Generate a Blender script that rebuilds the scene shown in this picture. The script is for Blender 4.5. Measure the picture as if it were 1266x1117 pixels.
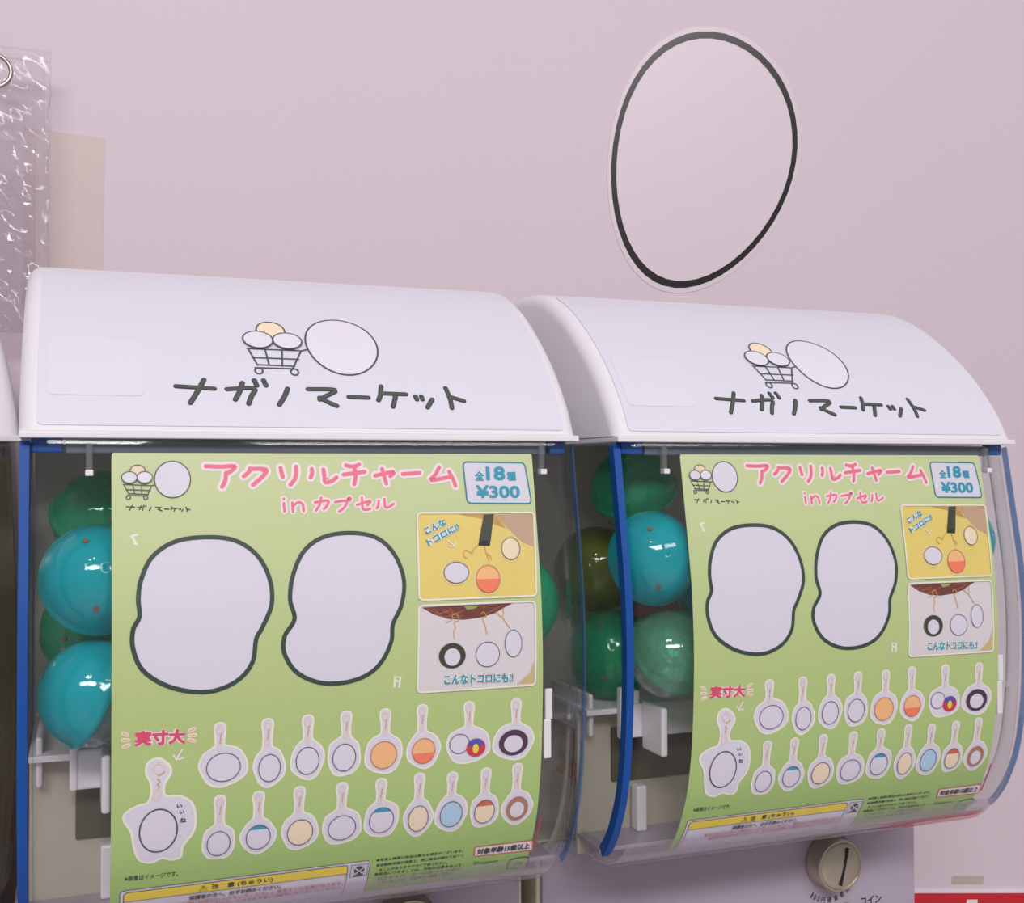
import bpy, bmesh, math, random
from mathutils import Vector, Matrix

random.seed(7)
for o in list(bpy.data.objects):
    bpy.data.objects.remove(o)
scene = bpy.context.scene
COL = scene.collection
Z0 = 1.20            # height of the hoods' lower rim above the floor
W = 0.33             # width of one machine
PITCH = 0.3565       # spacing of the machines along the row
YW = 0.36            # distance of the wall behind the hood rim

# ------------------------------------------------------------------ camera
cam = bpy.data.cameras.new('camera')
cam.sensor_fit = 'HORIZONTAL'
cam.sensor_width = 36.0
cam.lens = 36.0 * 1424.58 / 1266.0
cam.clip_start = 0.01
cam_o = bpy.data.objects.new('camera', cam)
COL.objects.link(cam_o)
th, ro, ph = 0.3623, -0.0029, 0.0178
fw = Vector((math.sin(th) * math.cos(ph), math.cos(th) * math.cos(ph), math.sin(ph)))
r0 = Vector((math.cos(th), -math.sin(th), 0))
u0 = r0.cross(fw)
r2 = math.cos(ro) * r0 + math.sin(ro) * u0
u2 = -math.sin(ro) * r0 + math.cos(ro) * u0
M = Matrix((r2, u2, -fw)).transposed().to_4x4()
M.translation = Vector((0.0291, -0.6746, Z0 - 0.0227))
cam_o.matrix_world = M
scene.camera = cam_o

# ------------------------------------------------------------------ light
world = bpy.data.worlds.new('shop_light')
scene.world = world
world.use_nodes = True
bg = world.node_tree.nodes['Background']
bg.inputs[0].default_value = (1.0, 0.975, 0.99, 1)
bg.inputs[1].default_value = 0.29
def area(name, loc, target, sx, sy, power, color=(1, .98, .985)):
    l = bpy.data.lights.new(name, 'AREA'); l.shape = 'RECTANGLE'
    l.size = sx; l.size_y = sy; l.energy = power; l.color = color
    o = bpy.data.objects.new(name, l); COL.objects.link(o)
    o.location = loc
    o.rotation_euler = (Vector(target) - Vector(loc)).to_track_quat('-Z', 'Y').to_euler()
    return o
area('ceiling_light', (-0.7, -2.95, 3.05), (0.3, 0.0, 1.1), 2.0, 0.5, 75)
area('ceiling_light', (1.6, -2.9, 3.05), (0.5, 0.0, 1.1), 2.0, 0.5, 36)
def spot(name, loc, target, power):
    l = bpy.data.lights.new(name, 'SPOT'); l.energy = power; l.spot_size = 1.2; l.spot_blend = .6
    l.shadow_soft_size = 0.045; l.color = (1, .95, .93)
    o = bpy.data.objects.new(name, l); COL.objects.link(o); o.location = loc
    o.rotation_euler = (Vector(target) - Vector(loc)).to_track_quat('-Z', 'Y').to_euler()
spot('ceiling_spot', (-0.55, -1.35, 2.7), (0.4, 0, 1.15), 8)
spot('ceiling_spot', (-0.30, -1.35, 2.7), (0.4, 0, 1.15), 8)

vs = scene.view_settings
vs.view_transform = 'Standard'; vs.look = 'None'; vs.exposure = 0.0; vs.gamma = 1.0
vs.use_curve_mapping = False
scene.cycles.transparent_max_bounces = 32
scene.cycles.max_bounces = 12

# ------------------------------------------------------------------ materials
def lin(c):
    return tuple(((v / 255) / 12.92 if v / 255 <= .04045 else ((v / 255 + .055) / 1.055) ** 2.4) for v in c)
MATS = {}
def mat(name, rgb, rough=.5, metal=0.0, var=.03, scale=40, bump=0.0, spec=.5, bscale=400, coat=0.0):
    if name in MATS: return MATS[name]
    m = bpy.data.materials.new(name); m.use_nodes = True
    nt = m.node_tree; b = nt.nodes['Principled BSDF']
    b.inputs['Roughness'].default_value = rough
    b.inputs['Metallic'].default_value = metal
    b.inputs['Specular IOR Level'].default_value = spec
    b.inputs['Coat Weight'].default_value = coat
    tc = nt.nodes.new('ShaderNodeTexCoord')
    n = nt.nodes.new('ShaderNodeTexNoise'); n.inputs['Scale'].default_value = scale; n.inputs['Detail'].default_value = 4
    nt.links.new(tc.outputs['Object'], n.inputs['Vector'])
    mx = nt.nodes.new('ShaderNodeMix'); mx.data_type = 'RGBA'
    c = lin(rgb)
    mx.inputs[6].default_value = (*[v * (1 - var) for v in c], 1)
    mx.inputs[7].default_value = (*[min(1, v * (1 + var)) for v in c], 1)
    nt.links.new(n.outputs['Fac'], mx.inputs[0]); nt.links.new(mx.outputs[2], b.inputs['Base Color'])
    if bump:
        n2 = nt.nodes.new('ShaderNodeTexNoise'); n2.inputs['Scale'].default_value = bscale; n2.inputs['Detail'].default_value = 5
        nt.links.new(tc.outputs['Object'], n2.inputs['Vector'])
        bp = nt.nodes.new('ShaderNodeBump'); bp.inputs['Strength'].default_value = bump; bp.inputs['Distance'].default_value = .001
        nt.links.new(n2.outputs['Fac'], bp.inputs['Height']); nt.links.new(bp.outputs['Normal'], b.inputs['Normal'])
    MATS[name] = m
    return m
def clear(name, tint=(.97, .975, .98), refl=.05, rough=.03, body=0.0, bodycol=(.8, .8, .85), bump=0.0, bscale=60, edge=0.0, edgecol=(.5, .6, .7)):
    """thin clear plastic: tinted see-through + fresnel gloss (+ a share of milky body)"""
    if name in MATS: return MATS[name]
    m = bpy.data.materials.new(name); m.use_nodes = True
    nt = m.node_tree; nt.nodes.clear()
    out = nt.nodes.new('ShaderNodeOutputMaterial')
    tr = nt.nodes.new('ShaderNodeBsdfTransparent'); tr.inputs[0].default_value = (*tint, 1)
    gl = nt.nodes.new('ShaderNodeBsdfGlossy'); gl.inputs['Roughness'].default_value = rough
    lw = nt.nodes.new('ShaderNodeLayerWeight'); lw.inputs[0].default_value = .5
    pw = nt.nodes.new('ShaderNodeMath'); pw.operation = 'POWER'; pw.inputs[1].default_value = 5
    nt.links.new(lw.outputs['Facing'], pw.inputs[0])
    ma = nt.nodes.new('ShaderNodeMath'); ma.operation = 'MULTIPLY_ADD'; ma.inputs[1].default_value = 1 - refl - .1; ma.inputs[2].default_value = refl
    nt.links.new(pw.outputs[0], ma.inputs[0])
    base = tr
    if body > 0:
        df = nt.nodes.new('ShaderNodeBsdfDiffuse'); df.inputs[0].default_value = (*bodycol, 1)
        tl = nt.nodes.new('ShaderNodeBsdfTranslucent'); tl.inputs[0].default_value = (*bodycol, 1)
        m1 = nt.nodes.new('ShaderNodeMixShader'); m1.inputs[0].default_value = .5
        nt.links.new(df.outputs[0], m1.inputs[1]); nt.links.new(tl.outputs[0], m1.inputs[2])
        m2 = nt.nodes.new('ShaderNodeMixShader'); m2.inputs[0].default_value = body
        nz = nt.nodes.new('ShaderNodeTexNoise'); nz.inputs['Scale'].default_value = 45
        tc2 = nt.nodes.new('ShaderNodeTexCoord'); nt.links.new(tc2.outputs['Object'], nz.inputs['Vector'])
        mm = nt.nodes.new('ShaderNodeMath'); mm.operation = 'MULTIPLY_ADD'; mm.inputs[1].default_value = body * .5; mm.inputs[2].default_value = body * .75
        nt.links.new(nz.outputs['Fac'], mm.inputs[0]); nt.links.new(mm.outputs[0], m2.inputs[0])
        nt.links.new(tr.outputs[0], m2.inputs[1]); nt.links.new(m1.outputs[0], m2.inputs[2])
        base = m2
    mx = nt.nodes.new('ShaderNodeMixShader')
    nt.links.new(ma.outputs[0], mx.inputs[0]); nt.links.new(base.outputs[0], mx.inputs[1]); nt.links.new(gl.outputs[0], mx.inputs[2])
    if bump:
        tc = nt.nodes.new('ShaderNodeTexCoord'); n2 = nt.nodes.new('ShaderNodeTexNoise'); n2.inputs['Scale'].default_value = bscale
        nt.links.new(tc.outputs['Object'], n2.inputs['Vector'])
        bp = nt.nodes.new('ShaderNodeBump'); bp.inputs['Strength'].default_value = bump; bp.inputs['Distance'].default_value = .002
        nt.links.new(n2.outputs['Fac'], bp.inputs['Height']); nt.links.new(bp.outputs['Normal'], gl.inputs['Normal'])
    nt.links.new(mx.outputs[0], out.inputs[0])
    MATS[name] = m
    return m

# ------------------------------------------------------------------ curves of the machine (y, z)
HOOD=[(-.0015,.0005),(.011,.0225),(.0305,.0462),(.0497,.0642),(.072,.0815),(.09,.0932),(.110,.1033),(.130,.1105),(.157,.1152),(.19,.1155),(.23,.108),(.262,.088),(.282,.055),(.29,.0005)]
COVER=[(-.0005,-.0015),(-.006,-.031),(-.0097,-.0516),(-.0152,-.083),(-.0178,-.103),(-.0196,-.132),(-.0195,-.157),(-.0178,-.188),(-.0145,-.213),(-.0090,-.236),(-.0005,-.2555),(.008,-.2695),(.0195,-.2822),(.034,-.2905),(.052,-.2945),(.085,-.2955),(.12,-.2955)]
def catmull(P,n=8):
    out=[]
    m=len(P)
    for i in range(m-1):
        p0=P[max(i-1,0)];p1=P[i];p2=P[i+1];p3=P[min(i+2,m-1)]
        for k in range(n):
            t=k/n
            out.append(tuple(.5*((2*b)+(c-a)*t+(2*a-5*b+4*c-d)*t*t+(-a+3*b-3*c+d)*t**3) for a,b,c,d in zip(p0,p1,p2,p3)))
    out.append(P[-1])
    return out
class Prof:
    """open (y,z) curve with arc length; nrm points outwards (out=+1: left of travel)"""
    def __init__(s,P,out,off=0):
        C=catmull(P); s.out=out
        s.P=C; s.N=[]
        for i in range(len(C)):
            a=C[max(i-1,0)];b=C[min(i+1,len(C)-1)]
            dy,dz=b[0]-a[0],b[1]-a[1];l=math.hypot(dy,dz)
            s.N.append((-dz/l*out,dy/l*out))
        if off: s.P=[(p[0]+n[0]*off,p[1]+n[1]*off) for p,n in zip(s.P,s.N)]
        s.S=[0]
        for a,b in zip(s.P,s.P[1:]): s.S.append(s.S[-1]+math.hypot(b[0]-a[0],b[1]-a[1]))
    def at(s,v,off=0):
        S=s.S
        i=0
        lo,hi=0,len(S)-2
        while lo<hi:
            m=(lo+hi+1)//2
            if S[m]<=v: lo=m
            else: hi=m-1
        i=lo; t=(v-S[i])/(S[i+1]-S[i])
        a,b=s.P[i],s.P[i+1];na,nb=s.N[i],s.N[i+1]
        return (a[0]+(b[0]-a[0])*t+(na[0]+(nb[0]-na[0])*t)*off, a[1]+(b[1]-a[1])*t+(na[1]+(nb[1]-na[1])*t)*off)

hoodP = Prof(HOOD, 1)
sheetP = Prof(HOOD, 1, off=.0006)
coverP = Prof(COVER, -1)
posterP = Prof(COVER, -1, off=-.0034)
PRINT = {"title":[[[83.08,30.77],[104.49,29.47]],[[99.13,36.28],[95.01,27.26],[90.61,18.88]],[[111.75,29.29],[127.3,30.56],[125.31,24.28],[123.45,19.08]],[[120.97,34.58],[118.97,27.94],[116.04,21.8]],[[128.15,36.88],[129.26,32.62]],[[133.56,37.07],[134.66,32.79]],[[147.12,30.76],[144.71,24.78],[141.18,18.74]],[[159.32,30.72],[176.02,30.61],[169.17,25.41],[165.51,23.01]],[[165.66,24.36],[170.24,21.23],[175.35,18.56]],[[183.48,25.39],[195.42,25.11]],[[204.83,34.62],[203.23,27.32],[201.53,23.31]],[[203.92,28.75],[219.54,28.37]],[[212.92,27.58],[211.35,22.57],[210.0,18.73]],[[225.33,26.89],[225.91,24.49]],[[229.12,26.99],[229.53,24.58]],[[235.81,24.74],[231.86,18.62]],[[246.26,34.42],[247.55,25.42],[247.53,18.56]],[[247.87,27.08],[256.36,24.04]]],"title_w":2.62,"cart":[[[126.65,64.62],[159.68,64.21]],[[127.29,63.41],[131.29,49.67]],[[131.33,50.11],[153.51,49.73]],[[159.2,64.18],[151.98,47.22]],[[128.89,56.35],[156.6,56.05]],[[137.27,63.47],[138.16,49.97]],[[147.36,63.53],[146.06,49.41]],[[129.56,47.38],[152.47,47.46]],[[159.68,64.21],[163.71,65.94]]],"cart_w":1.09,"wheels":[[131.58,44.87,2.28,-2.61],[152.92,44.64,2.33,-2.64]],"goods":[[142.71,83.74,8.76,-10.2],[133.72,73.33,9.06,-8.62],[151.65,72.83,8.91,-8.12]],"pusher":[185.78,71.9,22.66,-28.58],"pad":[[14.43,69.17],[65.36,23.08]],"pc":[[48.12,9.4],[297.2,9.62],[52.95,257.15]],"head":[[[98.44,17.06],[106.23,17.4],[114.42,17.08],[113.26,19.37],[109.6,21.65]],[[109.61,21.0],[109.05,25.56],[107.26,29.13]],[[123.28,18.24],[122.26,20.71],[119.51,23.0]],[[123.27,18.73],[132.39,19.08],[130.19,23.21],[124.63,28.11]],[[140.66,18.1],[141.07,20.76],[141.8,23.42]],[[149.66,17.44],[149.52,21.79],[148.42,25.28],[146.05,28.09]],[[158.84,18.8],[158.9,21.65],[158.0,23.83]],[[165.64,19.15],[166.15,23.36],[166.52,26.72],[170.38,26.07],[173.32,23.89]],[[179.17,16.63],[183.71,17.48],[187.17,16.12]],[[177.59,22.22],[190.39,20.56]],[[184.06,17.14],[184.85,22.59],[183.77,28.01]],[[196.63,22.97],[208.16,20.61],[205.94,23.35]],[[201.13,18.88],[203.3,27.79]],[[213.68,22.01],[224.27,21.35]],[[236.94,17.89],[233.97,22.77],[231.12,25.89],[243.78,23.86]],[[243.07,20.7],[245.49,25.44],[246.69,29.47]]],"head_w":2.34,"sub":[[[141.91,36.32],[141.98,36.48]],[[141.99,38.95],[142.18,43.55]],[[146.86,38.68],[147.03,43.95]],[[147.13,40.66],[150.46,38.39],[152.86,39.91],[153.23,43.55]],[[159.96,38.68],[167.78,37.77],[166.83,40.92],[165.11,42.73]],[[163.7,35.89],[162.72,40.04],[160.46,43.49]],[[171.91,38.65],[178.97,38.07],[177.14,41.9],[174.2,44.19]],[[179.69,36.9],[180.4,36.07],[181.21,36.75],[180.5,37.75],[179.69,36.9]],[[184.94,40.49],[193.03,38.23],[191.21,40.74]],[[188.01,36.15],[188.24,42.55],[190.25,43.42],[192.82,42.96]],[[198.16,38.29],[197.68,41.33],[196.76,42.67]],[[201.65,37.15],[201.94,41.9],[204.35,41.93],[207.21,40.1]]],"sub_w":1.5,"pbox":[[252.33,14.56],[293.03,15.09],[296.02,41.05],[253.63,40.34]],"ptext":[["全",262.56,23.41,6.25,6.01,-0.2],["18",273.23,21.85,12.63,8.88,-0.2],["種",283.63,23.67,6.2,5.71,-0.2],["¥300",274.18,33.37,28.93,8.12,-0.5]],"stitle":[[[55.52,39.8],[59.95,40.17]],[[58.77,39.09],[58.03,40.44],[57.19,41.8]],[[61.44,40.25],[64.56,40.17],[64.26,41.14],[63.95,41.99]],[[63.23,39.51],[62.92,40.51],[62.41,41.48]],[[64.63,39.23],[64.92,39.87]],[[65.7,39.24],[66.0,39.88]],[[68.5,40.28],[68.14,41.19],[67.53,42.16]],[[70.9,40.38],[74.15,40.51],[72.94,41.26],[72.27,41.62]],[[72.28,41.41],[73.23,41.94],[74.28,42.41]],[[75.71,41.36],[78.0,41.49]],[[79.53,40.13],[79.43,41.2],[79.21,41.81]],[[79.52,40.99],[82.46,41.15]],[[81.25,41.23],[81.09,41.99],[80.93,42.6]],[[83.59,41.41],[83.76,41.78]],[[84.29,41.42],[84.43,41.79]],[[85.59,41.81],[85.03,42.76]],[[87.2,40.45],[87.73,41.78],[87.93,42.86]],[[87.73,41.53],[89.38,42.05]]],"stitle_w":0.66,"scart":[[[54.0,27.32],[69.15,28.17]],[[54.35,27.73],[56.8,32.68]],[[56.8,32.51],[67.11,33.11]],[[68.93,28.16],[66.53,34.01]],[[55.4,30.2],[68.2,30.89]],[[58.95,27.93],[59.99,32.71]],[[63.57,28.13],[63.68,33.07]],[[56.09,33.49],[66.74,33.93]],[[69.15,28.17],[70.88,27.68]]],"scart_w":0.6,"swheels":[[56.58,34.75,1.05,1.11],[65.78,34.84,1.05,1.12]],"sgoods":[[61.54,19.62,3.96,3.11],[57.17,23.55,4.07,3.23],[65.22,23.58,4.1,3.24]],"spusher":[80.21,24.62,9.7,10.38],"big1":[[97.28,57.69],[113.69,59.91],[126.01,68.75],[132.68,82.43],[133.5,96.53],[128.03,109.56],[124.64,115.64],[122.63,128.02],[115.46,137.27],[103.25,142.66],[89.87,142.68],[75.36,138.01],[63.66,129.15],[58.77,117.47],[58.77,107.42],[62.13,100.2],[61.52,90.74],[63.13,79.95],[69.09,67.82],[81.09,59.83]],"big2":[[181.19,57.11],[196.03,60.4],[206.18,70.29],[211.28,85.22],[209.52,99.8],[203.96,111.19],[202.73,121.27],[196.9,132.51],[187.95,139.89],[174.74,143.33],[160.28,142.36],[147.46,135.85],[140.47,124.89],[140.56,115.09],[146.32,105.55],[143.97,94.16],[146.18,80.06],[153.03,66.64],[164.9,58.95]],"big_w":2.55,"note1":[[[58.05,56.24],[61.06,55.48]],[[58.44,56.25],[60.25,60.01]],[[59.72,60.41],[61.03,60.72]]],"note2":[[[204.35,147.51],[204.79,142.0],[208.11,142.51],[207.36,148.01]],[[204.79,144.33],[207.66,144.81]]],"ph1":[[221.31,45.94],[296.93,46.78],[294.96,98.38],[220.13,98.02]],"ph2":[[219.81,101.2],[294.1,101.67],[293.17,152.71],[218.29,152.09]],"ph1_brown":[[271.83,47.74],[296.0,47.79],[294.99,68.19],[287.98,64.97],[279.0,56.32]],"ph1_shade":[[247.8,47.13],[271.26,47.51],[277.81,56.3],[270.83,53.91],[261.65,49.82]],"ph1_strap":[[263.8,47.5],[270.31,47.38],[267.37,63.35],[259.58,63.94]],"ph1_buckle":[[259.81,63.95],[267.25,63.35],[266.42,67.01],[258.84,66.48]],"ph1_chain":[[[272.97,48.55],[275.38,48.14],[275.81,50.63],[273.63,51.15],[274.39,53.98],[272.7,52.6]],[[258.84,66.48],[256.39,68.3],[254.44,71.56]],[[253.91,70.77],[250.54,69.03],[249.19,72.29],[251.4,74.01]],[[262.89,67.14],[263.85,70.49],[265.29,75.52]],[[263.78,71.6],[266.05,72.77],[266.86,74.79]]],"ph1_ov":[[244.04,82.52,7.78,6.31],[264.04,87.03,7.59,8.22],[279.93,68.9,5.95,6.7]],"ph1_film":[[[274.39,53.98],[277.88,55.17],[287.86,66.65],[287.98,73.4],[281.15,77.11],[271.79,75.16],[268.1,68.38],[270.02,57.26]]],"ph1_t":[["こんな",232.12,54.26,14.16,4.62,24.7],["トコロに!!",236.84,59.29,22.43,4.39,26.2]],"ph1_arrow":[[[239.72,63.02],[243.77,66.43]],[[240.89,66.57],[244.1,66.65],[244.51,63.58]]],"ph2_wood":[[221.9,102.47],[234.61,102.17],[249.43,102.28],[264.48,102.17],[279.76,102.16],[273.17,104.95],[267.8,107.77],[258.42,109.94],[248.03,110.86],[237.8,109.83],[228.84,106.73]],"ph2_green":[[248.26,102.77],[257.49,102.63],[255.12,104.37],[249.92,105.0]],"ph2_fib":[[[225.56,103.38],[232.23,106.35],[239.08,104.52]],[[228.94,102.99],[235.56,108.65],[244.73,105.85]],[[234.55,104.31],[241.23,108.92],[246.96,108.11]],[[231.08,107.37],[237.91,105.54],[245.76,109.99]],[[259.75,104.36],[264.45,102.93],[270.28,103.73]],[[261.97,107.72],[267.88,105.26],[272.64,103.28]],[[239.11,103.44],[242.42,106.82],[248.2,104.93]]],"ph2_chain":[[[236.61,111.92],[240.63,109.97],[240.35,107.8],[243.55,107.41],[244.36,111.22],[241.73,111.63],[242.21,115.42],[241.02,117.51],[241.5,121.83]],[[258.48,108.1],[260.26,106.77],[261.92,109.35],[259.57,110.32],[261.18,115.29],[262.22,120.23]],[[267.83,106.9],[272.41,110.38],[273.17,104.95]],[[272.41,110.38],[274.09,113.2],[277.16,117.4]]],"ph2_ov":[[240.01,131.74,8.39,7.51],[239.98,132.49,4.99,5.15],[262.37,132.18,7.54,7.38],[279.08,126.58,5.43,8.1]],"ph2_teal":[[257.14,124.62],[266.79,124.06],[266.15,126.96],[258.01,127.59]],"ph2_corner":[[292.56,137.81],[292.68,151.67],[281.26,151.45],[289.55,145.36]],"ph2_t":[["こんなトコロにも!!",256.73,146.34,43.85,5.67,-1.9]],"size_t":["実寸大",73.01,166.44,26.49,8.34,-1.6],"rays":[[[53.73,162.57],[55.86,163.75]],[[53.52,166.3],[56.23,166.53]],[[54.12,170.1],[56.71,169.2]],[[88.31,164.18],[91.01,163.13]],[[88.21,166.72],[91.4,166.74]],[[88.22,169.02],[91.17,170.04]]],"sz_arrow":[[[84.71,174.2],[81.58,179.15]],[[80.11,176.72],[81.46,179.53],[85.11,178.97]]],"bigcharm":[[72.26,177.91],[77.72,182.25],[78.61,186.82],[75.75,191.7],[75.06,196.17],[76.68,199.6],[83.99,200.38],[90.19,205.03],[92.18,213.34],[91.13,222.16],[85.75,229.94],[84.69,236.71],[79.8,237.97],[74.86,236.21],[68.82,238.35],[62.71,235.51],[59.82,227.24],[58.27,218.12],[54.64,211.65],[55.19,207.09],[61.69,203.48],[66.46,202.43],[68.57,197.44],[68.15,190.93],[65.84,185.58],[66.88,179.95]],"bigcharm_ov":[72.52,219.14,9.95,12.64],"bigchain":[[[72.28,180.46],[75.31,183.3],[74.13,186.39],[70.51,185.78],[69.65,182.12],[72.28,180.46]],[[75.33,185.86],[72.33,187.5]],[[71.74,189.37],[72.96,190.77],[71.77,192.33],[72.75,193.72]],[[72.39,194.59],[73.39,197.95],[71.86,201.45],[69.8,200.17],[70.24,196.32],[72.39,194.59]]],"bigcharm_t":[["い",83.45,205.88,2.96,2.13,-6.4],["い",84.85,209.52,2.72,2.15,-6.5],["ね",85.61,214.34,3.32,3.0,-1.9]],"img_note":["※画像はイメージです。",69.54,247.96,28.61,3.65,-1.5],"charms":[[[104.8,161.0],[106.86,185.33,13.65,11.95],"w"],[[131.05,160.82],[132.27,188.22,9.06,11.69],"w"],[[153.75,160.53],[153.76,186.02,9.74,11.8],"w"],[[175.89,160.14],[174.98,186.08,9.97,11.94],"w"],[[199.14,160.5],[198.36,186.78,11.67,12.1],"o"],[[221.48,159.65],[222.64,186.54,10.48,11.26],"r"],[[250.75,160.03],[250.68,186.08,14.39,11.42],"s"],[[280.92,160.52],[279.54,186.42,13.76,11.6],"k"],[[105.24,202.26],[105.06,230.36,9.34,11.39],"w"],[[126.61,202.16],[126.99,229.08,10.03,11.44],"t"],[[149.59,201.69],[150.74,229.04,10.76,12.12],"c"],[[174.35,201.82],[175.18,229.2,12.02,11.76],"w"],[[197.54,201.73],[198.67,227.08,10.84,12.3],"t"],[[220.82,200.78],[221.28,228.8,9.09,12.57],"c"],[[241.25,202.1],[241.82,228.4,10.33,12.68],"b"],[[262.57,201.66],[263.18,229.15,9.51,11.74],"p"],[[283.01,200.77],[284.52,229.54,10.27,11.89],"n"]],"cau_tl":[53.04,256.47],"cau_tr":[194.73,257.16],"yel":[[54.73,258.96],[181.56,258.2],[182.2,266.35],[54.87,265.54]],"icon":[[183.36,259.94],[193.68,259.87],[194.89,273.37],[184.58,273.19]],"cau_t":[["注　意 (ちゅうい)",119.9,260.74,34.77,4.7,-0.2],["保護者の方へ、必ずお読みください。",116.52,268.18,52.11,4.28,-2.5]],"cau_r":[["●本品は口の中には絶対に入れないでください。窒息などの危険があります。",125.3,273.91,109.62,4.28,-3.0]],"tri":[[98.07,258.31],[100.55,263.37],[95.84,263.22]],"info":[["●写真と実際の商品は異なる場合がございます。",225.82,257.52,55.04,2.43,-1.2],["●自動販売機の性質上、同じ商品が続けて出てく",226.38,261.65,55.16,2.53,-0.9],["ることがありますのでご了承ください。",222.8,266.06,43.7,2.71,-1.3],["●商品につきましては、万全の注意を払って",226.58,269.9,55.61,2.93,-1.7],["おりますが、万一お気づきの点が",227.84,274.29,53.55,3.13,-1.1],["ございましたら、下記までご連絡ください。",226.56,278.21,49.63,3.35,-0.3]],"age_box":[[260.46,256.27],[298.99,256.4],[300.29,265.07],[261.16,264.07]],"age_t":["対象年齢15歳以上",280.06,260.48,35.23,5.13,-0.7],"copy_t":["©nagano",270.15,271.41,16.24,3.98,-1.5],"rec":[[[286.47,277.1],[287.33,272.18],[297.03,271.09],[299.57,273.9]],[[299.89,275.25],[299.71,282.05]],[[286.33,278.02],[286.51,282.07]],[[286.51,282.07],[296.53,283.47],[299.39,283.07]]],"rec_t":["プラ",293.08,278.03,6.4,4.48,3.1]}

# ------------------------------------------------------------------ mesh helpers
def link(name, me, mats, parent=None, loc=None, smooth=False):
    o = bpy.data.objects.new(name, me)
    COL.objects.link(o)
    for m in (mats if isinstance(mats, (list, tuple)) else [mats]): me.materials.append(m)
    if parent is not None: o.parent = parent
    if loc is not None: o.location = loc
    if smooth:
        for p in me.polygons: p.use_smooth = True
    return o
def from_bm(name, bm, mats, parent=None, loc=None, smooth=False, fixn=True):
    if fixn: bmesh.ops.recalc_face_normals(bm, faces=bm.faces)
    me = bpy.data.meshes.new(name); bm.to_mesh(me); bm.free()
    return link(name, me, mats, parent, loc, smooth)
def box_bm(bm, lo, hi, bevel=0.0, seg=2):
    r = bmesh.ops.create_cube(bm, size=1)
    c = [(a + b) / 2 for a, b in zip(lo, hi)]; s = [abs(b - a) for a, b in zip(lo, hi)]
    for v in r['verts']: v.co = Vector((v.co.x * s[0] + c[0], v.co.y * s[1] + c[1], v.co.z * s[2] + c[2]))
    if bevel:
        es = list({e for v in r['verts'] for e in v.link_edges})
        bmesh.ops.bevel(bm, geom=es, offset=bevel, segments=seg, profile=.5, affect='EDGES')
def box(name, lo, hi, m, parent=None, bevel=.0008, seg=2):
    bm = bmesh.new(); box_bm(bm, lo, hi, bevel, seg)
    return from_bm(name, bm, m, parent, smooth=False)
def empty(name, loc, rz=0):
    o = bpy.data.objects.new(name, None); COL.objects.link(o); o.location = loc; o.rotation_euler = (0, 0, rz)
    o.empty_display_size = .05
    return o
def tag(o, label=None, cat=None, group=None, kind=None):
    if label: o['label'] = label
    if cat: o['category'] = cat
    if group: o['group'] = group
    if kind: o['kind'] = kind
    return o
def copy_tree(o, parent=None):
    c = o.copy(); COL.objects.link(c); c.parent = parent
    for k in ('label', 'category', 'group'):
        if parent is None and k in c: del c[k]
    for ch in list(o.children): copy_tree(ch, c)
    return c
def loft(rows, closed=False, cap=False):
    """rows of equally many points -> quads"""
    bm = bmesh.new()
    V = [[bm.verts.new(q) for q in r] for r in rows]
    n = len(rows[0])
    for a, b in zip(V, V[1:]):
        for i in range(n if closed else n - 1):
            j = (i + 1) % n
            bm.faces.new((a[i], a[j], b[j], b[i]))
    if cap:
        for r in (V[0], V[-1]): bm.faces.new(r)
    return bm

# ------------------------------------------------------------------ printing on curved sheets
TXT = {}
def text_geo(txt):
    k = txt
    if k in TXT: return TXT[k]
    cu = bpy.data.curves.new('lettering', 'FONT'); cu.body = txt; cu.size = 1; cu.resolution_u = 3
    o = bpy.data.objects.new('lettering', cu); COL.objects.link(o)
    bpy.context.view_layer.update()
    me = o.evaluated_get(bpy.context.evaluated_depsgraph_get()).to_mesh()
    vs_ = [(v.co.x, v.co.y) for v in me.vertices]; fs = [tuple(p.vertices) for p in me.polygons]
    bpy.data.objects.remove(o); bpy.data.curves.remove(cu)
    TXT[k] = (vs_, fs)
    return TXT[k]
def rounded(poly, r, n=5):
    out = []
    m = len(poly)
    for i in range(m):
        a, b, c = Vector(poly[i - 1]), Vector(poly[i]), Vector(poly[(i + 1) % m])
        u = (a - b).normalized() * r; w = (c - b).normalized() * r
        for k in range(n + 1):
            t = k / n
            q = (b + u) * (1 - t) ** 2 + b * 2 * t * (1 - t) + (b + w) * t * t
            out.append((q.x, q.y))
    return out
def smooth_closed(pts, n=6):
    m = len(pts); out = []
    for i in range(m):
        p0, p1, p2, p3 = (pts[(i + k - 1) % m] for k in range(4))
        for k in range(n):
            t = k / n
            out.append(tuple(.5 * (2 * b + (c - a) * t + (2 * a - 5 * b + 4 * c - d) * t * t + (-a + 3 * b - 3 * c + d) * t ** 3) for a, b, c, d in zip(p0, p1, p2, p3)))
    return out
def smooth_open(pts, n=5):
    if len(pts) < 3: return pts
    return catmull([tuple(q) for q in pts], n)
def ellipse(e, k=1.0, n=36, add=0.0):
    return [(e[0] + (e[2] * k + add) * math.cos(6.28318 * i / n), e[1] + (e[3] * k + add) * math.sin(6.28318 * i / n)) for i in range(n)]
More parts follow.
